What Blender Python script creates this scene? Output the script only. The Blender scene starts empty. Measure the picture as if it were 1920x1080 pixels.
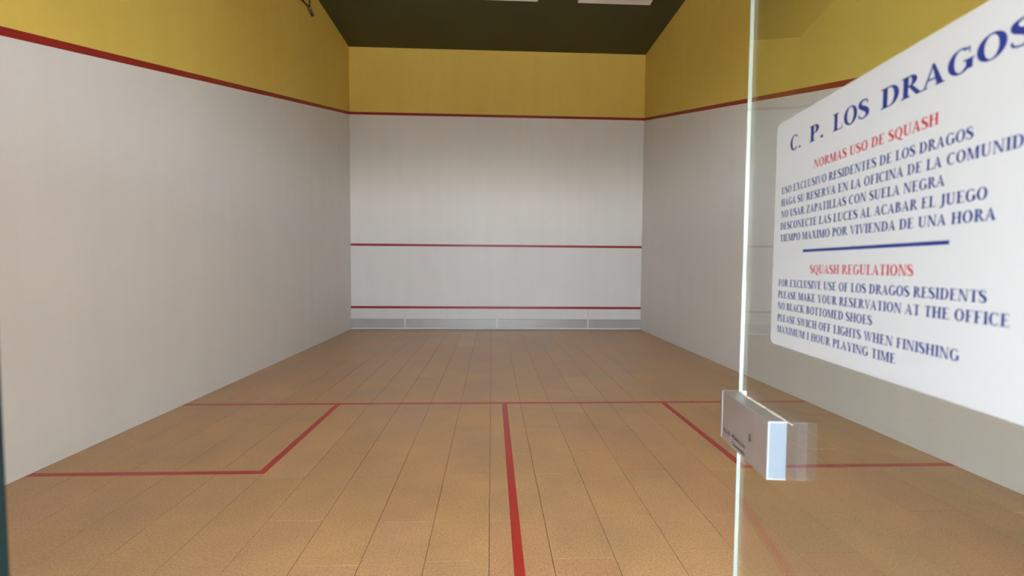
import bpy, bmesh, math, random
from mathutils import Vector, Matrix
random.seed(7)
S = bpy.context.scene
COL = S.collection

# ------------------------------------------------------------------ camera
cam_d = bpy.data.cameras.new('camera')
cam = bpy.data.objects.new('camera', cam_d); COL.objects.link(cam)
cam_d.sensor_width = 36.0
cam_d.lens = 870.0 / 1920.0 * 36.0
cam_d.clip_start = 0.02
fwd = Vector((0.0432733, 0.99794325, -0.04729377)).normalized()
right = Vector((0.99904885, -0.04296979, 0.00741593)).normalized()
up = right.cross(fwd).normalized()
M = Matrix((right, up, -fwd)).transposed().to_4x4()
M.translation = Vector((-0.13228, 0.0, 1.40846))
cam.matrix_world = M
cam_d.dof.use_dof = True
cam_d.dof.focus_distance = 5.0
cam_d.dof.aperture_fstop = 3.4
S.camera = cam

# ------------------------------------------------------------------ sky, sun, exposure
w = bpy.data.worlds.new('sky'); S.world = w; w.use_nodes = True
wn, wl = w.node_tree.nodes, w.node_tree.links
wn.clear()
sky = wn.new('ShaderNodeTexSky'); sky.sky_type = 'NISHITA'
sky.sun_disc = False
sky.sun_elevation = math.radians(48); sky.sun_rotation = math.radians(20)
sky.air_density = 1.0; sky.dust_density = 4.0; sky.ozone_density = 1.0
hs = wn.new('ShaderNodeHueSaturation'); hs.inputs['Saturation'].default_value = 0.58
bg = wn.new('ShaderNodeBackground'); bg.inputs['Strength'].default_value = 1.0
wo = wn.new('ShaderNodeOutputWorld')
wl.new(sky.outputs[0], hs.inputs['Color']); wl.new(hs.outputs[0], bg.inputs['Color']); wl.new(bg.outputs[0], wo.inputs[0])

sd = bpy.data.lights.new('sun', 'SUN'); sd.energy = 2.6; sd.angle = math.radians(0.6); sd.color = (1.0, 0.93, 0.82)
sun = bpy.data.objects.new('sun', sd); COL.objects.link(sun)
# the sun stands high behind the front wall: it lights the terrace outside, never the court
sun.rotation_euler = Vector((-0.25, -0.55, -0.85)).to_track_quat('-Z', 'Y').to_euler()

S.view_settings.view_transform = 'Standard'
S.view_settings.look = 'None'
S.view_settings.gamma = 1.0
S.view_settings.use_curve_mapping = False
S.view_settings.exposure = 2.17

# ------------------------------------------------------------------ helpers
def link_obj(name, me, mat=None, parent=None, kind=None, label=None, cat=None, group=None):
    o = bpy.data.objects.new(name, me); COL.objects.link(o)
    if me is not None and mat is not None:
        for m in (mat if isinstance(mat, (list, tuple)) else [mat]): me.materials.append(m)
    if parent is not None: o.parent = parent
    if kind: o['kind'] = kind
    if label: o['label'] = label
    if cat: o['category'] = cat
    if group: o['group'] = group
    return o

def mesh_from(name, verts, faces):
    me = bpy.data.meshes.new(name); me.from_pydata([tuple(v) for v in verts], [], faces); me.update()
    return me

def bm_mesh(name, bm, smooth=False):
    bmesh.ops.recalc_face_normals(bm, faces=bm.faces)
    me = bpy.data.meshes.new(name); bm.to_mesh(me); bm.free()
    if smooth:
        for p in me.polygons: p.use_smooth = True
    return me

def bm_box(bm, lo, hi, bevel=0.0, mtx=None):
    r = bmesh.ops.create_cube(bm, size=1.0)
    vs = r['verts']
    for v in vs:
        v.co = Vector((lo[i] + (v.co[i] + 0.5) * (hi[i] - lo[i]) for i in range(3)))
    if bevel > 0:
        es = list({e for v in vs for e in v.link_edges})
        bmesh.ops.bevel(bm, geom=es, offset=bevel, segments=2, profile=0.5, affect='EDGES')
    if mtx is not None:
        bmesh.ops.transform(bm, matrix=mtx, verts=bm.verts)

def box(name, lo, hi, mat, parent=None, bevel=0.0, **k):
    bm = bmesh.new(); bm_box(bm, lo, hi, bevel)
    return link_obj(name, bm_mesh(name, bm), mat, parent, **k)

def prism(name, poly, axis, a, b, mat, parent=None, **k):
    """polygon of 2-D points swept along axis ('x': points are (y,z); 'z': points are (x,y)) from a to b"""
    n = len(poly)
    if axis == 'x': vs = [(a, p[0], p[1]) for p in poly] + [(b, p[0], p[1]) for p in poly]
    elif axis == 'y': vs = [(p[0], a, p[1]) for p in poly] + [(p[0], b, p[1]) for p in poly]
    else: vs = [(p[0], p[1], a) for p in poly] + [(p[0], p[1], b) for p in poly]
    fs = [tuple(range(n)), tuple(range(2 * n - 1, n - 1, -1))] + [(i, (i + 1) % n, n + (i + 1) % n, n + i) for i in range(n)]
    bm = bmesh.new()
    bv = [bm.verts.new(v) for v in vs]
    for f in fs: bm.faces.new([bv[i] for i in f])
    return link_obj(name, bm_mesh(name, bm), mat, parent, **k)

def tube_bm(bm, p0, p1, r, seg=12, r2=None):
    p0, p1 = Vector(p0), Vector(p1); d = p1 - p0
    q = d.to_track_quat('Z', 'Y').to_matrix().to_4x4(); q.translation = (p0 + p1) / 2
    bmesh.ops.create_cone(bm, cap_ends=True, segments=seg, radius1=r, radius2=r if r2 is None else r2, depth=d.length, matrix=q)

# ------------------------------------------------------------------ materials
def new_mat(name):
    m = bpy.data.materials.new(name); m.use_nodes = True
    nt = m.node_tree; b = nt.nodes['Principled BSDF']
    return m, nt, b

def N(nt, t, **inp):
    n = nt.nodes.new(t)
    for k, v in inp.items():
        if k in n.inputs: n.inputs[k].default_value = v
    return n

def ramp(nt, stops):
    r = nt.nodes.new('ShaderNodeValToRGB')
    while len(r.color_ramp.elements) < len(stops): r.color_ramp.elements.new(0.5)
    for e, (p, c) in zip(r.color_ramp.elements, stops):
        e.position = p; e.color = (c[0], c[1], c[2], 1) if not isinstance(c, float) else (c, c, c, 1)
    return r

def simple(name, col, rough=0.5, metal=0.0, spec=0.5):
    m, nt, b = new_mat(name)
    b.inputs['Base Color'].default_value = (*col, 1); b.inputs['Roughness'].default_value = rough
    b.inputs['Metallic'].default_value = metal; b.inputs['Specular IOR Level'].default_value = spec
    return m

def plaster(name, c0, c1, rough=0.55, streak=(5.0, 5.0, 0.5), bump=0.12, marks=0.0, mark_col=(0.2, 0.18, 0.16)):
    """trowelled painted plaster: mottled tone, soft upright roller streaks, fine relief and optional ball marks"""
    m, nt, b = new_mat(name); L = nt.links
    tc = nt.nodes.new('ShaderNodeTexCoord')
    mp = nt.nodes.new('ShaderNodeMapping'); mp.inputs['Scale'].default_value = streak
    L.new(tc.outputs['Object'], mp.inputs[0])
    n1 = N(nt, 'ShaderNodeTexNoise', Scale=1.0, Detail=5.0, Roughness=0.6); L.new(mp.outputs[0], n1.inputs['Vector'])
    n2 = N(nt, 'ShaderNodeTexNoise', Scale=0.55, Detail=4.0, Roughness=0.55); L.new(tc.outputs['Object'], n2.inputs['Vector'])
    mx = nt.nodes.new('ShaderNodeMath'); mx.operation = 'MULTIPLY_ADD'; mx.inputs[1].default_value = 0.5
    h = nt.nodes.new('ShaderNodeMath'); h.operation = 'MULTIPLY'; h.inputs[1].default_value = 0.5
    L.new(n2.outputs['Fac'], h.inputs[0]); L.new(n1.outputs['Fac'], mx.inputs[0]); L.new(h.outputs[0], mx.inputs[2])
    r = ramp(nt, [(0.3, c0), (0.7, c1)]); L.new(mx.outputs[0], r.inputs[0])
    out = r.outputs[0]
    if marks > 0:
        v = N(nt, 'ShaderNodeTexNoise', Scale=9.0, Detail=3.0, Roughness=0.7); L.new(tc.outputs['Object'], v.inputs['Vector'])
        rr = ramp(nt, [(0.66, 0.0), (0.78, 1.0)]); L.new(v.outputs['Fac'], rr.inputs[0])
        ml = nt.nodes.new('ShaderNodeMath'); ml.operation = 'MULTIPLY'; ml.inputs[1].default_value = marks
        L.new(rr.outputs[0], ml.inputs[0])
        mix = nt.nodes.new('ShaderNodeMix'); mix.data_type = 'RGBA'
        L.new(ml.outputs[0], mix.inputs['Factor']); L.new(out, mix.inputs['A']); mix.inputs['B'].default_value = (*mark_col, 1)
        out = mix.outputs['Result']
    L.new(out, b.inputs['Base Color'])
    b.inputs['Roughness'].default_value = rough
    mp2 = nt.nodes.new('ShaderNodeMapping'); mp2.inputs['Scale'].default_value = (9.0, 9.0, 4.0); L.new(tc.outputs['Object'], mp2.inputs[0])
    n3 = N(nt, 'ShaderNodeTexNoise', Scale=1.0, Detail=6.0, Roughness=0.55); L.new(mp2.outputs[0], n3.inputs['Vector'])
    bp = N(nt, 'ShaderNodeBump', Strength=bump, Distance=0.02); L.new(n3.outputs['Fac'], bp.inputs['Height'])
    L.new(bp.outputs[0], b.inputs['Normal'])
    return m

WHITE = plaster('white_plaster', (0.655, 0.613, 0.567), (0.72, 0.677, 0.63), rough=0.5, streak=(4.0, 4.0, 0.35), bump=0.08, marks=0.04)
YELLOW = plaster('yellow_plaster', (0.66, 0.455, 0.080), (0.73, 0.525, 0.105), rough=0.6, bump=0.15)
GREEN = plaster('green_ceiling_paint', (0.040, 0.040, 0.010), (0.052, 0.052, 0.015), rough=0.6, streak=(2, 2, 2), marks=0.5, mark_col=(0.12, 0.13, 0.05))
RED = plaster('red_line_paint', (0.25, 0.012, 0.010), (0.31, 0.018, 0.014), rough=0.4, streak=(30, 30, 30), bump=0.02)
RED_FLOOR = plaster('red_floor_paint', (0.42, 0.022, 0.014), (0.50, 0.035, 0.022), rough=0.35, streak=(40, 40, 40), bump=0.02, marks=0.3, mark_col=(0.42, 0.10, 0.06))

def cork():
    m, nt, b = new_mat('cork_tile'); L = nt.links
    tc = nt.nodes.new('ShaderNodeTexCoord'); oi = nt.nodes.new('ShaderNodeObjectInfo')
    geo = nt.nodes.new('ShaderNodeNewGeometry')
    base = ramp(nt, [(0.0, (0.535, 0.318, 0.145)), (0.35, (0.565, 0.342, 0.158)), (0.65, (0.565, 0.335, 0.146)), (0.85, (0.555, 0.310, 0.154)), (1.0, (0.60, 0.366, 0.174))])
    L.new(oi.outputs['Random'], base.inputs[0])
    f1 = N(nt, 'ShaderNodeTexNoise', Scale=95.0, Detail=4.0, Roughness=0.7); L.new(geo.outputs['Position'], f1.inputs['Vector'])
    r1 = ramp(nt, [(0.30, (0.48, 0.44, 0.40)), (0.44, (0.90, 0.89, 0.88)), (0.58, (1.06, 1.06, 1.06)), (0.72, (1.42, 1.40, 1.36))]); L.new(f1.outputs['Fac'], r1.inputs[0])
    m1 = nt.nodes.new('ShaderNodeMix'); m1.data_type = 'RGBA'; m1.blend_type = 'MULTIPLY'; m1.inputs['Factor'].default_value = 0.85
    L.new(base.outputs[0], m1.inputs['A']); L.new(r1.outputs[0], m1.inputs['B'])
    # worn, greyed patches and scuffs
    f2 = N(nt, 'ShaderNodeTexNoise', Scale=1.6, Detail=5.0, Roughness=0.6); L.new(geo.outputs['Position'], f2.inputs['Vector'])
    r2 = ramp(nt, [(0.35, (0.86, 0.86, 0.88)), (0.65, (1.07, 1.04, 1.0))]); L.new(f2.outputs['Fac'], r2.inputs[0])
    m2 = nt.nodes.new('ShaderNodeMix'); m2.data_type = 'RGBA'; m2.blend_type = 'MULTIPLY'; m2.inputs['Factor'].default_value = 1.0
    L.new(m1.outputs['Result'], m2.inputs['A']); L.new(r2.outputs[0], m2.inputs['B'])
    f3 = N(nt, 'ShaderNodeTexNoise', Scale=7.0, Detail=4.0, Roughness=0.75, Distortion=1.5); L.new(geo.outputs['Position'], f3.inputs['Vector'])
    r3 = ramp(nt, [(0.64, 0.0), (0.74, 0.45)]); L.new(f3.outputs['Fac'], r3.inputs[0])
    m3 = nt.nodes.new('ShaderNodeMix'); m3.data_type = 'RGBA'
    L.new(r3.outputs[0], m3.inputs['Factor']); L.new(m2.outputs['Result'], m3.inputs['A']); m3.inputs['B'].default_value = (0.24, 0.16, 0.095, 1)
    L.new(m3.outputs['Result'], b.inputs['Base Color'])
    r4 = ramp(nt, [(0.3, 0.30), (0.7, 0.42)]); L.new(f2.outputs['Fac'], r4.inputs[0]); L.new(r4.outputs[0], b.inputs['Roughness'])
    b.inputs['Specular IOR Level'].default_value = 0.45
    bp = N(nt, 'ShaderNodeBump', Strength=0.06, Distance=0.002); L.new(f1.outputs['Fac'], bp.inputs['Height']); L.new(bp.outputs[0], b.inputs['Normal'])
    return m
CORK = cork()
GROUT = simple('dark_joint', (0.05, 0.032, 0.02), 0.9)

def glass_mat(name, tint=(0.93, 0.96, 0.95), ior=1.5):
    """clear pane: lets light straight through with a faint green tint, mirrors by Fresnel"""
    m = bpy.data.materials.new(name); m.use_nodes = True; nt = m.node_tree; nt.nodes.clear(); L = nt.links
    o = nt.nodes.new('ShaderNodeOutputMaterial'); mx = nt.nodes.new('ShaderNodeMixShader')
    t = nt.nodes.new('ShaderNodeBsdfTransparent'); t.inputs[0].default_value = (*tint, 1)
    g = nt.nodes.new('ShaderNodeBsdfGlossy'); g.inputs['Roughness'].default_value = 0.0; g.inputs[0].default_value = (1, 1, 1, 1)
    fr = nt.nodes.new('ShaderNodeFresnel'); fr.inputs['IOR'].default_value = ior
    geo = nt.nodes.new('ShaderNodeNewGeometry')
    # same reflectance from either side of a face
    bk = nt.nodes.new('ShaderNodeMix'); bk.data_type = 'FLOAT'; bk.inputs['A'].default_value = ior; bk.inputs['B'].default_value = 1 / ior
    L.new(geo.outputs['Backfacing'], bk.inputs['Factor']); L.new(bk.outputs['Result'], fr.inputs['IOR'])
    fi = nt.nodes.new('ShaderNodeMath'); fi.operation = 'MINIMUM'; fi.inputs[1].default_value = 1.0
    L.new(fr.outputs[0], fi.inputs[0]); L.new(fi.outputs[0], mx.inputs[0])
    L.new(t.outputs[0], mx.inputs[1]); L.new(g.outputs[0], mx.inputs[2]); L.new(mx.outputs[0], o.inputs[0])
    return m
GLASS = glass_mat('clear_glass')
WGLASS = glass_mat('window_glass', (0.985, 0.995, 0.99))
EDGE = simple('ground_glass_edge', (0.33, 0.345, 0.32), 0.5)
FRAME = simple('dark_green_frame_paint', (0.006, 0.016, 0.016), 0.6, spec=0.15)
BOARD = simple('white_sign_board', (0.41, 0.425, 0.43), 0.35)
NAVY = simple('navy_print', (0.008, 0.020, 0.15), 0.4)
REDP = simple('red_print', (0.36, 0.020, 0.035), 0.4)
BLACKP = simple('black_print', (0.02, 0.02, 0.022), 0.5)

def brushed(name, col, rough, sc=(2, 60, 2), metal=0.9):
    m, nt, b = new_mat(name); L = nt.links
    tc = nt.nodes.new('ShaderNodeTexCoord'); mp = nt.nodes.new('ShaderNodeMapping'); mp.inputs['Scale'].default_value = sc
    L.new(tc.outputs['Object'], mp.inputs[0])
    n = N(nt, 'ShaderNodeTexNoise', Scale=6.0, Detail=5.0); L.new(mp.outputs[0], n.inputs['Vector'])
    r = ramp(nt, [(0.3, tuple(c * 0.88 for c in col)), (0.7, col)]); L.new(n.outputs['Fac'], r.inputs[0]); L.new(r.outputs[0], b.inputs['Base Color'])
    r2 = ramp(nt, [(0.3, rough * 0.85), (0.7, rough * 1.2)]); L.new(n.outputs['Fac'], r2.inputs[0]); L.new(r2.outputs[0], b.inputs['Roughness'])
    b.inputs['Metallic'].default_value = metal
    return m
ALU = brushed('satin_aluminium', (0.60, 0.58, 0.60), 0.40)
ALU_EDGE = simple('bare_aluminium_lip', (0.24, 0.24, 0.235), 0.5, 0.0)
TIN_LOW = brushed('grey_metal_plate', (0.42, 0.395, 0.375), 0.34, sc=(0.4, 0.4, 0.4), metal=0.15)
TIN_UP = plaster('white_painted_tin', (0.61, 0.57, 0.54), (0.67, 0.635, 0.605), rough=0.45, bump=0.03)
STRIP = simple('white_joint_strip', (0.62, 0.60, 0.57), 0.45)
DIFF = simple('opal_diffuser', (0.80, 0.76, 0.74), 0.4)
DARKM = simple('dark_bracket_metal', (0.05, 0.04, 0.03), 0.5, 0.4)
SEAL = plaster('dried_sealant', (0.55, 0.50, 0.40), (0.75, 0.70, 0.60), rough=0.6, streak=(60, 60, 60))
TERR = plaster('pale_terrace_paving', (0.48, 0.46, 0.42), (0.56, 0.535, 0.49), rough=0.8, streak=(3, 3, 3))

# ------------------------------------------------------------------ court dimensions (metres, camera stands at y = 0)
W = 3.2; YB = 0.40; YF = 10.245; ZC = 6.045; T = 0.2
def z_out(y): return 4.654 - 0.2525 * (YF - y)        # side walls: the out line falls towards the back wall

# ------------------------------------------------------------------ structure
wall_front = box('wall_front', (-W, YF, 0.0), (W, YF + T, 4.654), WHITE, kind='structure')
box('upper_band', (-W, YF, 4.654), (W, YF + T, ZC), YELLOW, wall_front, label='yellow painted band above the red out line')
box('court_line', (-W, YF - 0.003, 4.629), (W, YF + 0.01, 4.684), RED, wall_front, label='red out line across the top of the white wall')
box('court_line', (-W, YF - 0.003, 1.824), (W, YF + 0.01, 1.874), RED, wall_front, label='red service line at mid height')

for side, sx in (('left', -1), ('right', 1)):
    a, b_ = (-W - T, -W) if sx < 0 else (W, W + T)
    y0, y1 = YB, YF + T
    wl_ = prism('wall_' + side, [(y0, 0), (y1, 0), (y1, z_out(y1)), (y0, z_out(y0))], 'x', a, b_, WHITE, kind='structure')
    prism('upper_band', [(y0, z_out(y0)), (y1, z_out(y1)), (y1, ZC), (y0, ZC)], 'x', a, b_, YELLOW, wl_, label='yellow painted band above the slanting red line')
    h = 0.028
    xa, xb = (-W - 0.01, -W + 0.003) if sx < 0 else (W - 0.003, W + 0.01)
    prism('court_line', [(y0, z_out(y0) - h), (YF, z_out(YF) - h), (YF, z_out(YF) + h), (y0, z_out(y0) + h)], 'x', xa, xb, RED, wl_, label='slanting red out line')

box('ceiling', (-W - T, YB - 0.2, ZC), (W + T, YF + T, ZC + 0.2), GREEN, kind='structure')

# floor slab with the cork tiles laid on it, each a part of the floor
floor = box('floor', (-W - T, YB - 0.2, -0.2), (W + T, YF + T, -0.004), GROUT, kind='structure')
TW, TL, GAP = 0.305, 0.915, 0.0013
def tile_mesh(w_, l_):
    g = GAP; c = 0.0004; zt = 0.0; zb = -0.004
    v = [(g, g, zb), (w_ - g, g, zb), (w_ - g, l_ - g, zb), (g, l_ - g, zb),
         (g, g, zt - c), (w_ - g, g, zt - c), (w_ - g, l_ - g, zt - c), (g, l_ - g, zt - c),
         (g + c, g + c, zt), (w_ - g - c, g + c, zt), (w_ - g - c, l_ - g - c, zt), (g + c, l_ - g - c, zt)]
    f = [(8, 9, 10, 11)] + [(i, (i + 1) % 4, 4 + (i + 1) % 4, 4 + i) for i in range(4)] + [(4 + i, 4 + (i + 1) % 4, 8 + (i + 1) % 4, 8 + i) for i in range(4)]
    me = mesh_from('floor_tile', v, f); me.materials.append(CORK); return me
full = tile_mesh(TW, TL)
cache = {}
x_start = -0.139
k0 = math.floor((-W - x_start) / TW); k1 = math.ceil((W - x_start) / TW)
for k in range(k0, k1):
    xa = max(-W, x_start + k * TW); xb = min(W, x_start + (k + 1) * TW)
    if xb - xa < 0.01: continue
    off = 2.497 if k % 2 == 0 else 3.075
    if k != 0: off += random.uniform(-0.03, 0.05) if abs(k) > 1 else 0.0
    y = off - math.ceil((off - YB) / TL) * TL
    while y < YF - 0.01:
        ya, yb = max(YB, y), min(YF - 0.02, y + TL)
        if yb - ya > 0.01:
            wq, lq = round(xb - xa, 4), round(yb - ya, 4)
            if abs(wq - TW) < 1e-3 and abs(lq - TL) < 1e-3: me = full
            else:
                me = cache.get((wq, lq)) or tile_mesh(wq, lq); cache[(wq, lq)] = me
            o = bpy.data.objects.new('floor_tile', me); COL.objects.link(o)
            o.location = (xa, ya, random.uniform(-0.00025, 0.0)); o.parent = floor
        y += TL

def floor_line(x0, y0, x1, y1, label):
    box('court_line', (x0, y0, -0.003), (x1, y1, 0.0005), RED_FLOOR, floor, label=label)
Y1, Y2, lw = 4.712, 3.150, 0.025
XL, XR = -1.680, 1.655
floor_line(-W, Y1 - lw, W, Y1 + lw, 'red short line across the whole floor')
floor_line(-lw + 0.002, YB, lw + 0.002, Y1 - lw, 'red half court line running towards the door')
floor_line(-W, Y2 - lw, XL + lw, Y2 + lw, 'near red line of the left service box')
floor_line(XL - lw, Y2 + lw, XL + lw, Y1 - lw, 'inner red line of the left service box')
floor_line(XR - lw, Y2 - lw, W, Y2 + lw, 'near red line of the right service box')
floor_line(XR - lw, Y2 + lw, XR + lw, Y1 - lw, 'inner red line of the right service box')

# back wall: glass to 2.13 m either side of the door, unseen opening above added to light the upper walls
ZG = 2.13
box('trim_1', (-0.62, YB - 0.06, 0.0), (-0.548, YB + 0.01, ZG), FRAME, kind='structure', bevel=0.004)   # left door jamb
box('trim_2', (0.475, YB - 0.06, 0.0), (0.535, YB + 0.0, ZG), FRAME, kind='structure', bevel=0.004)        # right door jamb
box('trim_3', (-W, YB - 0.06, ZG), (W, YB, ZG + 0.10), FRAME, kind='structure', bevel=0.004)               # head rail
GX = 1.9  # glass stops short of the corners to dim the near side walls
box('window_1', (-GX, YB - 0.03, 0.0), (-0.62, YB - 0.018, ZG), WGLASS, kind='structure')
box('window_2', (0.535, YB - 0.03, 0.0), (GX, YB - 0.018, ZG), WGLASS, kind='structure')
GZ0, GZ1 = 3.1, 5.0
for n_, a_, b_ in (('wall_back_left', -W, -GX), ('wall_back_right', GX, W)):
    box(n_, (a_, YB - 0.15, 0.0), (b_, YB, ZG), WHITE, kind='structure')
    box(n_ + '_upper', (a_, YB - 0.15, GZ0), (b_, YB, GZ1), YELLOW, kind='structure')
wb = box('wall_back', (-W, YB - 0.15, ZG + 0.10), (W, YB, GZ0), YELLOW, kind='structure')
box('upper_band', (-W, YB - 0.15, GZ1), (W, YB, ZC), YELLOW, wb)
# unseen canopy over the glass, added to cut daylight on the sign
box('canopy_added', (-W, YB - 2.8, 2.42), (W, YB - 0.15, 2.54), WHITE, kind='structure')
# unseen gallery walls, pillars and roof outside, added to steer daylight onto the front wall
PD = -2.4
for n_, a_, b_ in (('wall_added_left', -W - T, -W), ('wall_added_right', W, W + T)):
    box('pillar_added', (a_, PD, -0.03), (b_, PD + 0.25, 2.42), WHITE, kind='structure')
    box(n_, (a_, PD, 2.42), (b_, YB - 0.2, ZC), WHITE, kind='structure')
box('ceiling_added', (-W - T, PD, ZC), (W + T, YB - 0.2, ZC + 0.2), WHITE, kind='structure')
# outside terrace
box('ground', (-30, -40, -0.25), (30, YB - 0.2, -0.03), TERR, kind='structure')

# ------------------------------------------------------------------ tin along the foot of the front wall
tin = link_obj('squash_tin', None, label='low white and grey tin board with red top line at foot of far wall', cat='squash tin')
tin.location = (0, YF - 0.002, 0)
xs = [-W, -2.03, -0.015, 2.01, W]
for i in range(4):
    a, c = xs[i] + 0.0015 * (i > 0), xs[i + 1] - 0.0015 * (i < 3)
    box('panel', (a + 0.0, -0.022, 0.232), (c, 0.0, 0.462), TIN_UP, tin, bevel=0.0012)
    box('kick_plate', (a, -0.030, 0.045), (c, -0.0005, 0.230), TIN_LOW, tin, bevel=0.0012, label='grey metal plate')
    box('base_strip', (a, -0.024, 0.012), (c, -0.0005, 0.043), STRIP, tin)
for x in xs[1:4]:
    box('joint_strip', (x - 0.016, -0.033, 0.012), (x + 0.016, -0.0305, 0.236), STRIP, tin, label='pale joint cover strip')
box('court_line', (-W, -0.026, 0.463), (W, 0.0, 0.512), RED, tin, bevel=0.002, label='red top strip')

# ------------------------------------------------------------------ ceiling lights
def ceiling_light(x0, x1, label):
    t = link_obj('ceiling_light', None, label=label, cat='ceiling light', group='flat panel lights on the green ceiling')
    y1 = 8.31; y0 = y1 - 0.62
    t.location = ((x0 + x1) / 2, (y0 + y1) / 2, ZC)
    hx, hy = (x1 - x0) / 2, (y1 - y0) / 2; f = 0.012
    bm = bmesh.new()
    bm_box(bm, (-hx, -hy, -0.02), (hx, -hy + f, 0)); bm_box(bm, (-hx, hy - f, -0.02), (hx, hy, 0))
    bm_box(bm, (-hx, -hy + f, -0.02), (-hx + f, hy - f, 0)); bm_box(bm, (hx - f, -hy + f, -0.02), (hx, hy - f, 0))
    link_obj('frame', bm_mesh('frame', bm), STRIP, t)
    box('diffuser', (-hx + f, -hy + f, -0.016), (hx - f, hy - f, -0.001), DIFF, t)
ceiling_light(1.345, 2.630, 'pale flat ceiling light, the right one of two at the top edge')
ceiling_light(-0.640, 0.642, 'pale flat ceiling light, the left one of two, only a sliver showing')

# ------------------------------------------------------------------ bracket high on the left wall
br = link_obj('wall_bracket', None, label='small dark metal rod and arm high on the left yellow wall', cat='bracket')
br.location = (-W, 8.0, 5.8)
bm = bmesh.new(); tube_bm(bm, (0.03, 0.03, 0.243), (0.03, 0.03, -0.15), 0.014); link_obj('rod', bm_mesh('rod', bm, True), DARKM, br)
bm = bmesh.new(); tube_bm(bm, (0.03, -0.65, -0.24), (0.03, 0.03, -0.15), 0.013); link_obj('arm', bm_mesh('arm', bm, True), DARKM, br)
bm = bmesh.new(); tube_bm(bm, (0.0, -0.60, -0.233), (0.032, -0.60, -0.233), 0.03); link_obj('wall_plate', bm_mesh('wall_plate', bm), DARKM, br)
bm = bmesh.new(); tube_bm(bm, (0.03, 0.0, -0.145), (0.03, 0.15, -0.205), 0.027); tube_bm(bm, (0.0, 0.06, -0.17), (0.04, 0.06, -0.17), 0.014)
link_obj('clamp', bm_mesh('clamp', bm, True), simple('grey_clamp_metal', (0.13, 0.12, 0.12), 0.4, 0.5), br)

# ------------------------------------------------------------------ glass door, swung into the court
# local frame: x = u (from the free edge back to the hinge), y = out of the face that looks at the camera's left, z up
E0 = Vector((0.52892, 1.2, 0.0)); dd = Vector((0.10234, 0.99475, 0)).normalized(); nn = Vector((-dd.y, dd.x, 0))
DM = Matrix((-dd, nn, Vector((0, 0, 1)))).transposed().to_4x4(); DM.translation = E0
DT = 0.010; DW = 0.775; ZD0, ZD1 = 0.012, 2.118
bm = bmesh.new(); bm_box(bm, (0.0016, -DT, ZD0), (DW, 0.0, ZD1))
door = link_obj('door_1', bm_mesh('door_1', bm), GLASS, kind='structure'); door.matrix_world = DM
box('polished_edge', (-0.0005, -DT + 0.0003, ZD0), (0.0013, -0.0003, ZD1), EDGE, door, label='bright ground free edge of the glass')
for z in (0.20, 1.92):
    h_ = box('hinge', (DW - 0.09, -DT - 0.010, z - 0.03), (DW + 0.012, -DT - 0.0005, z + 0.03), ALU, door, bevel=0.002)
    box('hinge_plate', (DW - 0.09, 0.0006, z - 0.03), (DW + 0.0, 0.0095, z + 0.03), ALU, h_, bevel=0.002)

# lock box clamped over the free edge
LB = box('lock_box', (0.0, 0.0006, 0.951), (0.2445, 0.041, 1.079), ALU, door, bevel=0.0012, label='long satin metal lock box with dark lettering')
box('lock_box_nose', (-0.012, -DT - 0.012, 0.951), (-0.0008, 0.041, 1.079), ALU, door, bevel=0.0012)
bm = bmesh.new()
ye, zl, zh, xe = (0.0006, 0.041), 0.951, 1.079, 0.2448
t_ = 0.0035
bm_box(bm, (xe, ye[0], zh - t_), (xe + 0.0025, ye[1], zh)); bm_box(bm, (xe, ye[0], zl), (xe + 0.0025, ye[1], zl + t_))
bm_box(bm, (xe, ye[1] - t_, zl + t_), (xe + 0.0025, ye[1], zh - t_))
link_obj('end_lip', bm_mesh('end_lip', bm), ALU_EDGE, LB, label='bright lip round the end of the lock box')
box('end_cap', (xe - 0.0002, ye[0] + 0.0005, zl + t_), (xe + 0.0012, ye[1] - t_, zh - t_), brushed('shaded_end_cap', (0.125, 0.150, 0.185), 0.6, metal=0.0), LB, label='pale end cap')  # cap colour darkened to stand in for the photographer's shade
# keyhole
bm = bmesh.new()
yq = 0.0412
bmesh.ops.create_cone(bm, cap_ends=True, segments=20, radius1=0.0042, radius2=0.0042, depth=0.001, matrix=Matrix.Translation((0.165, yq, 1.0075)) @ Matrix.Rotation(math.pi / 2, 4, 'X'))
bm_box(bm, (0.1632, yq - 0.0005, 1.0075), (0.1668, yq + 0.0005, 1.0215))
link_obj('keyhole', bm_mesh('keyhole', bm), BLACKP, LB, label='dark keyhole')
# dried sealant along the seam of lock box and glass
bm = bmesh.new(); rr = random.Random(3)
x = 0.012
while x < 0.24:
    L_ = rr.uniform(0.012, 0.03); q = rr.uniform(0.0008, 0.0022)
    bm_box(bm, (x, 0.0006, 1.0785), (x + L_, 0.0006 + 2.2 * q, 1.079 + q), 0.0004); x += L_ * rr.uniform(0.8, 1.1)
for x in (0.05, 0.12, 0.215):
    bmesh.ops.create_icosphere(bm, subdivisions=1, radius=0.0032, matrix=Matrix.Translation((x, 0.003, 1.080)) @ Matrix.Diagonal((2.2, 1, 0.7, 1)))
link_obj('sealant', bm_mesh('sealant', bm), SEAL, LB, label='cream sealant bead')

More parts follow.
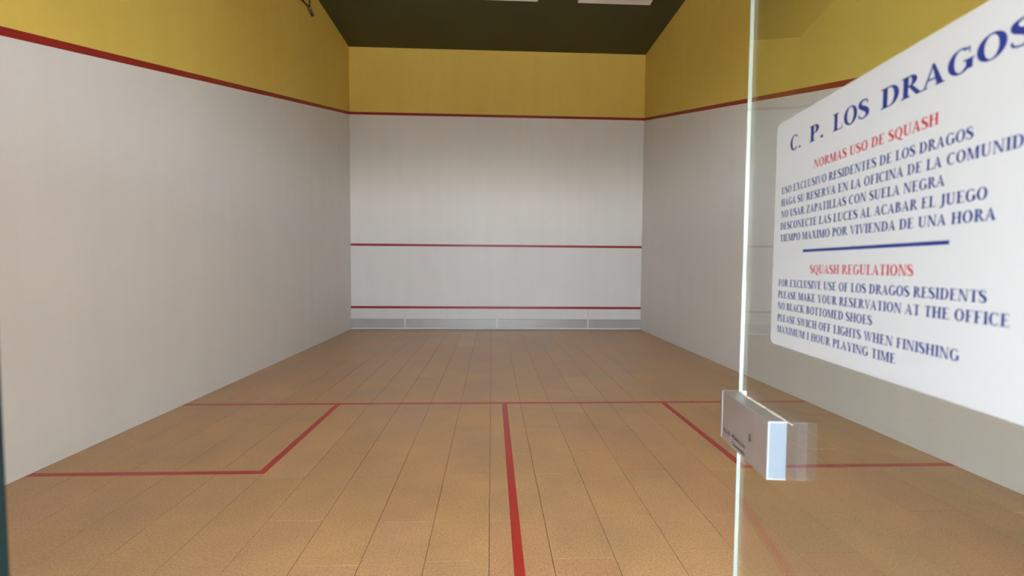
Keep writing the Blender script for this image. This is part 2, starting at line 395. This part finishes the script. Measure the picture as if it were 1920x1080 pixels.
def sans_text(name, txt, u0, u1, z0, zcap, y, mat, parent):
    cu = bpy.data.curves.new(name, 'FONT'); cu.body = txt; cu.size = 1.0; cu.offset = 0.012
    to = bpy.data.objects.new(name + '_tmp', cu)
    COL.objects.link(to)
    dg = bpy.context.evaluated_depsgraph_get(); dg.update()
    me = bpy.data.meshes.new_from_object(to.evaluated_get(dg))
    bpy.data.objects.remove(to)
    xsn = [v.co.x for v in me.vertices]; ysn = [v.co.y for v in me.vertices]
    x0_, x1_ = min(xsn), max(xsn); y0_, y1_ = 0.0, max(ysn)
    for v in me.vertices:
        v.co = Vector((u0 + (v.co.x - x0_) / (x1_ - x0_) * (u1 - u0), y, z0 + v.co.y / y1_ * zcap))
    me.materials.clear()
    return link_obj(name, me, mat, parent)
o = sans_text('lettering', 'ELLIS', 0.0125, 0.054, 0.9755, 0.0095, 0.0414, BLACKP, LB); o['label'] = 'dark word ELLIS'
o = sans_text('lettering', 'PEARSON', 0.066, 0.141, 0.9755, 0.0095, 0.0414, BLACKP, LB); o['label'] = 'dark word PEARSON'
o = sans_text('lettering', 'Glasswalls', 0.068, 0.140, 0.9585, 0.0095, 0.0414, BLACKP, LB); o['label'] = 'dark word Glasswalls'

# ------------------------------------------------------------------ serif capitals for the sign (cap height 1)
TH, HN, SW, ST = 0.195, 0.08, 0.075, 0.065     # stem, hairline, serif overhang, serif thickness
def Rr(x0, y0, x1, y1): return [(x0, y0), (x1, y0), (x1, y1), (x0, y1)]
def para(b0, b1, t0, t1, y0=0.0, y1=1.0): return [(b0, y0), (b1, y0), (t1, y1), (t0, y1)]
def stem(x, t=None, y0=0.0, y1=1.0, sb=True, stp=True):
    t = TH if t is None else t
    g = [Rr(x, y0, x + t, y1)]
    if sb: g.append(Rr(x - SW, y0, x + t + SW, y0 + ST))
    if stp: g.append(Rr(x - SW, y1 - ST, x + t + SW, y1))
    return g
def serif(xc, y, w_=0.11): return [Rr(xc - w_, y, xc + w_, y + ST)]
def ring(cx, cy, rx, ry, tx, ty, a0, a1, n=22):
    g = []
    for i in range(n):
        a, b_ = math.radians(a0 + (a1 - a0) * i / n), math.radians(a0 + (a1 - a0) * (i + 1) / n)
        g.append([(cx + rx * math.cos(a), cy + ry * math.sin(a)), (cx + rx * math.cos(b_), cy + ry * math.sin(b_)),
                  (cx + (rx - tx) * math.cos(b_), cy + (ry - ty) * math.sin(b_)), (cx + (rx - tx) * math.cos(a), cy + (ry - ty) * math.sin(a))])
    return g
def stroke(pts):
    """pts: (x, y, half width); smooth polyline as quads"""
    pts = [(p[0], p[1], p[2] * 1.15 + 0.008) for p in pts]
    P = [Vector((p[0], p[1])) for p in pts]; g = []; L_ = []
    for i, p in enumerate(P):
        d_ = (P[min(i + 1, len(P) - 1)] - P[max(i - 1, 0)]).normalized(); n_ = Vector((-d_.y, d_.x)) * pts[i][2]
        L_.append((p + n_, p - n_))
    for i in range(len(P) - 1):
        g.append([tuple(L_[i][0]), tuple(L_[i + 1][0]), tuple(L_[i + 1][1]), tuple(L_[i][1])])
    return g
def catmull(pts, n=5):
    out = []
    for i in range(len(pts) - 1):
        p0, p1, p2, p3 = pts[max(i - 1, 0)], pts[i], pts[i + 1], pts[min(i + 2, len(pts) - 1)]
        for j in range(n):
            t = j / n
            out.append(tuple(0.5 * (2 * p1[k] + (p2[k] - p0[k]) * t + (2 * p0[k] - 5 * p1[k] + 4 * p2[k] - p3[k]) * t * t + (3 * p1[k] - p0[k] - 3 * p2[k] + p3[k]) * t ** 3) for k in range(3)))
    out.append(pts[-1]); return out
S_PTS = catmull([(0.50, 0.74, 0.02), (0.47, 0.90, 0.025), (0.29, 0.975, 0.03), (0.12, 0.87, 0.065), (0.14, 0.67, 0.085), (0.32, 0.52, 0.095), (0.48, 0.36, 0.09), (0.50, 0.15, 0.065), (0.31, 0.02, 0.03), (0.10, 0.10, 0.025), (0.06, 0.27, 0.02)])
J_PTS = catmull([(0.285, 0.97, 0.08), (0.285, 0.5, 0.08), (0.275, 0.10, 0.078), (0.20, -0.10, 0.05), (0.07, -0.15, 0.03), (0.0, -0.08, 0.045)])
Q_PTS = catmull([(0.36, 0.06, 0.03), (0.52, -0.06, 0.055), (0.70, -0.17, 0.05), (0.86, -0.19, 0.02)])
x0 = 0.11
G = {
 'I': (0.39, stem(x0)),
 'L': (0.66, stem(x0) + [Rr(x0, 0, 0.62, ST), para(0.585, 0.63, 0.60, 0.63, 0, 0.27)]),
 'H': (0.86, stem(x0) + stem(0.58) + [Rr(x0, 0.49, 0.6, 0.49 + HN)]),
 'T': (0.72, stem(0.275, stp=False) + [Rr(0.04, 0.95, 0.675, 1.0), para(0.05, 0.07, 0.04, 0.09, 0.76, 1.0), para(0.645, 0.665, 0.625, 0.675, 0.76, 1.0)]),
 'E': (0.70, stem(x0) + [Rr(x0, 0, 0.63, ST), Rr(x0, 1 - ST, 0.60, 1), Rr(x0, 0.49, 0.46, 0.49 + HN), Rr(0.43, 0.38, 0.46, 0.65), para(0.60, 0.64, 0.62, 0.64, 0, 0.26), para(0.585, 0.605, 0.57, 0.605, 0.77, 1.0)]),
 'F': (0.66, stem(x0) + [Rr(x0, 1 - ST, 0.59, 1), Rr(x0, 0.48, 0.45, 0.48 + HN), Rr(0.42, 0.37, 0.45, 0.64), para(0.575, 0.595, 0.56, 0.595, 0.77, 1.0)]),
 'C': (0.76, ring(0.41, 0.5, 0.37, 0.52, TH, 0.07, 48, 312, 30) + [para(0.655, 0.68, 0.62, 0.68, 0.70, 0.96), para(0.66, 0.70, 0.665, 0.68, 0.12, 0.24)]),
 'G': (0.82, ring(0.41, 0.5, 0.37, 0.52, TH, 0.07, 48, 318, 30) + [para(0.655, 0.68, 0.62, 0.68, 0.70, 0.96), Rr(0.57, 0.08, 0.57 + TH, 0.44), Rr(0.49, 0.42, 0.81, 0.42 + ST)]),
 'O': (0.84, ring(0.42, 0.5, 0.38, 0.52, TH, 0.07, 0, 360, 40)),
 'Q': (0.84, ring(0.42, 0.5, 0.38, 0.52, TH, 0.07, 0, 360, 40) + stroke(Q_PTS)),
 'D': (0.82, stem(x0) + [Rr(0.2, 0.0, 0.40, ST), Rr(0.2, 1 - ST, 0.40, 1)] + ring(0.39, 0.5, 0.38, 0.5, TH, ST, -90, 90, 22)),
 'P': (0.66, stem(x0) + [Rr(0.2, 1 - ST, 0.36, 1), Rr(0.2, 0.46, 0.36, 0.46 + ST)] + ring(0.35, 0.73, 0.28, 0.27, TH, ST, -90, 90, 16)),
 'R': (0.78, stem(x0) + [Rr(0.2, 1 - ST, 0.36, 1), Rr(0.2, 0.48, 0.36, 0.48 + ST)] + ring(0.35, 0.74, 0.27, 0.26, TH, ST, -90, 90, 16) + [para(0.60, 0.79, 0.31, 0.46, 0, 0.5), Rr(0.62, 0, 0.80, ST)]),
 'B': (0.74, stem(x0) + [Rr(0.2, 1 - ST, 0.36, 1), Rr(0.2, 0.50, 0.38, 0.50 + ST), Rr(0.2, 0, 0.38, ST)] + ring(0.35, 0.76, 0.25, 0.24, TH - 0.01, ST, -90, 90, 16) + ring(0.38, 0.27, 0.29, 0.27, TH, ST, -90, 90, 16)),
 'A': (0.80, [para(0.065, 0.135, 0.355, 0.425), para(0.52, 0.725, 0.33, 0.42), Rr(0.19, 0.30, 0.60, 0.30 + HN)] + serif(0.10, 0) + serif(0.62, 0, 0.15)),
 'V': (0.80, [para(0.36, 0.44, 0.09, 0.27), para(0.37, 0.44, 0.65, 0.72)] + serif(0.18, 1 - ST, 0.15) + serif(0.685, 1 - ST)),
 'U': (0.84, stem(x0, y0=0.30, sb=False) + ring(0.40, 0.32, 0.29, 0.34, TH, 0.09, 180, 270, 14) + ring(0.40, 0.32, 0.29, 0.34, 0.07, 0.09, 270, 360, 14) + [Rr(0.62, 0.30, 0.69, 1.0)] + serif(0.66, 1 - ST)),
 'N': (0.86, [Rr(0.115, 0, 0.185, 1), para(0.60, 0.74, 0.09, 0.29), Rr(0.67, 0, 0.74, 1)] + serif(0.15, 0) + serif(0.705, 1 - ST) + [Rr(0.03, 1 - ST, 0.28, 1)]),
 'M': (1.02, [Rr(0.11, 0, 0.18, 1), para(0.43, 0.55, 0.11, 0.30), para(0.45, 0.52, 0.73, 0.81), Rr(0.735, 0, 0.735 + TH, 1), Rr(0.03, 1 - ST, 0.28, 1)] + serif(0.145, 0) + [Rr(0.66, 0, 0.975, ST), Rr(0.74, 1 - ST, 0.975, 1)]),
 'K': (0.84, stem(x0) + [para(0.26, 0.32, 0.60, 0.67, 0.42, 1.0), para(0.60, 0.80, 0.30, 0.44, 0.0, 0.60), Rr(0.55, 0, 0.84, ST)] + serif(0.64, 1 - ST, 0.13)),
 'W': (1.12, [para(0.31, 0.39, 0.07, 0.24), para(0.32, 0.39, 0.53, 0.59), para(0.70, 0.78, 0.48, 0.65), para(0.71, 0.78, 0.98, 1.05)] + serif(0.15, 1 - ST, 0.14) + serif(0.56, 1 - ST, 0.15) + serif(1.02, 1 - ST, 0.1)),
 'X': (0.82, [para(0.54, 0.74, 0.10, 0.30), para(0.09, 0.17, 0.60, 0.68)] + serif(0.13, 0) + serif(0.64, 0, 0.14) + serif(0.20, 1 - ST, 0.14) + serif(0.64, 1 - ST)),
 'Y': (0.80, [Rr(0.32, 0, 0.32 + TH, 0.48), para(0.33, 0.48, 0.09, 0.27, 0.44, 1.0), para(0.42, 0.47, 0.64, 0.69, 0.44, 1.0)] + serif(0.40, 0, 0.16) + serif(0.18, 1 - ST, 0.14) + serif(0.665, 1 - ST)),
 'Z': (0.72, [para(0.06, 0.25, 0.46, 0.65), Rr(0.07, 0.95, 0.65, 1), Rr(0.06, 0, 0.66, 0.05), para(0.08, 0.11, 0.08, 0.13, 0.76, 1.0), para(0.625, 0.66, 0.645, 0.67, 0, 0.25)]),
 'S': (0.62, stroke(S_PTS)),
 'J': (0.48, stroke(J_PTS) + [Rr(0.13, 1 - ST, 0.45, 1)]),
 '1': (0.46, [Rr(0.16, 0, 0.16 + TH, 1.0), para(0.09, 0.11, 0.17, 0.2, 0.86, 1.0)] + serif(0.24, 0, 0.16)),
 '.': (0.30, ring(0.15, 0.07, 0.085, 0.085, 0.085, 0.085, 0, 360, 12)),
 ' ': (0.34, []),
}
def text_width(s): return sum(G[c][0] for c in s)
def serif_text(txt, u0, u1, z0, cap, y, mat, parent, label, full_w=None):
    """u1 is where the last character ends; letters are real thin relief on the board"""
    tw = full_w or text_width(txt)
    sx = (u1 - u0) / tw; x = u0; vs, fs = [], []
    for c in txt:
        adv, polys = G[c]
        for pl in polys:
            k = len(vs)
            a = sum(pl[i][0] * pl[(i + 1) % len(pl)][1] - pl[(i + 1) % len(pl)][0] * pl[i][1] for i in range(len(pl)))
            if a > 0: pl = pl[::-1]
            vs += [(x + p[0] * sx, y, z0 + p[1] * cap) for p in pl]; fs.append(tuple(range(k, k + len(pl))))
        x += adv * sx
    me = mesh_from('lettering', vs, fs)
    return link_obj('lettering', me, mat, parent, label=label)

# ------------------------------------------------------------------ the sign on the glass door
sign = link_obj('rules_sign', None, label='white squash rules sign with navy and red capitals fixed on the glass door', cat='sign')
sign.matrix_world = DM
u0, u1, zs0, zs1, r_ = 0.168, 0.752, 1.2375, 1.7285, 0.013
poly = []
for cx_, cz_, a0 in ((u1 - r_, zs1 - r_, 0), (u0 + r_, zs1 - r_, 90), (u0 + r_, zs0 + r_, 180), (u1 - r_, zs0 + r_, 270)):
    rc = r_ if a0 != 90 else r_
    for i in range(7):
        a = math.radians(a0 + 15 * i); poly.append((cx_ + r_ * math.cos(a), cz_ + r_ * math.sin(a)))
prism('board', poly, 'y', 0.0007, 0.0037, BOARD, sign)
YT = 0.00385
cap, hd = 0.0152, 0.0165
def line(t, a, b_, z, c=None, m=NAVY): serif_text(t, a, b_, z, c or cap, YT, m, sign, 'printed line ' + t)
TC = 0.0310
for t, a, b_ in (('C.', 0.2235, 0.268), ('P.', 0.294, 0.344), ('LOS', 0.368, 0.4635), ('DRAGOS', 0.487, 0.7185)):
    serif_text(t, a, b_, 1.6565, TC, YT, NAVY, sign, 'printed title word ' + t)
line('NORMAS USO DE SQUASH', 0.3135, 0.598, 1.6025, hd, REDP)
line('USO EXCLUSIVO RESIDENTES DE LOS DRAGOS', 0.1955, 0.650, 1.5700)
_w = text_width('HAGA SU RESERVA EN LA OFICINA DE LA COMUNIDAD'); _p = text_width('HAGA SU RESERVA EN LA OFICINA DE LA COMUNI')
line('HAGA SU RESERVA EN LA OFICINA DE LA COMUNIDAD', 0.195, 0.195 + (0.697 - 0.195) * _w / _p, 1.5440)
line('NO USAR ZAPATILLAS CON SUELA NEGRA', 0.1965, 0.6125, 1.5185)
line('DESCONECTE LAS LUCES AL ACABAR EL JUEGO', 0.1955, 0.6725, 1.4925)
line('TIEMPO MAXIMO POR VIVIENDA DE UNA HORA', 0.1955, 0.6845, 1.4665)
box('rule', (0.2872, 0.0037, 1.4408), (0.6235, 0.0041, 1.4462), NAVY, sign, label='navy rule between the two texts')
line('SQUASH REGULATIONS', 0.3135, 0.568, 1.3985, hd, REDP)
line('FOR EXCLUSIVE USE OF LOS DRAGOS RESIDENTS', 0.1955, 0.6785, 1.3685)
line('PLEASE MAKE YOUR RESERVATION AT THE OFFICE', 0.1955, 0.7075, 1.3430)
line('NO BLACK BOTTOMED SHOES', 0.1955, 0.4905, 1.3180)
line('PLEASE SWICH OFF LIGHTS WHEN FINISHING', 0.1955, 0.6465, 1.2915)
line('MAXIMUM 1 HOUR PLAYING TIME', 0.1955, 0.5430, 1.2665)
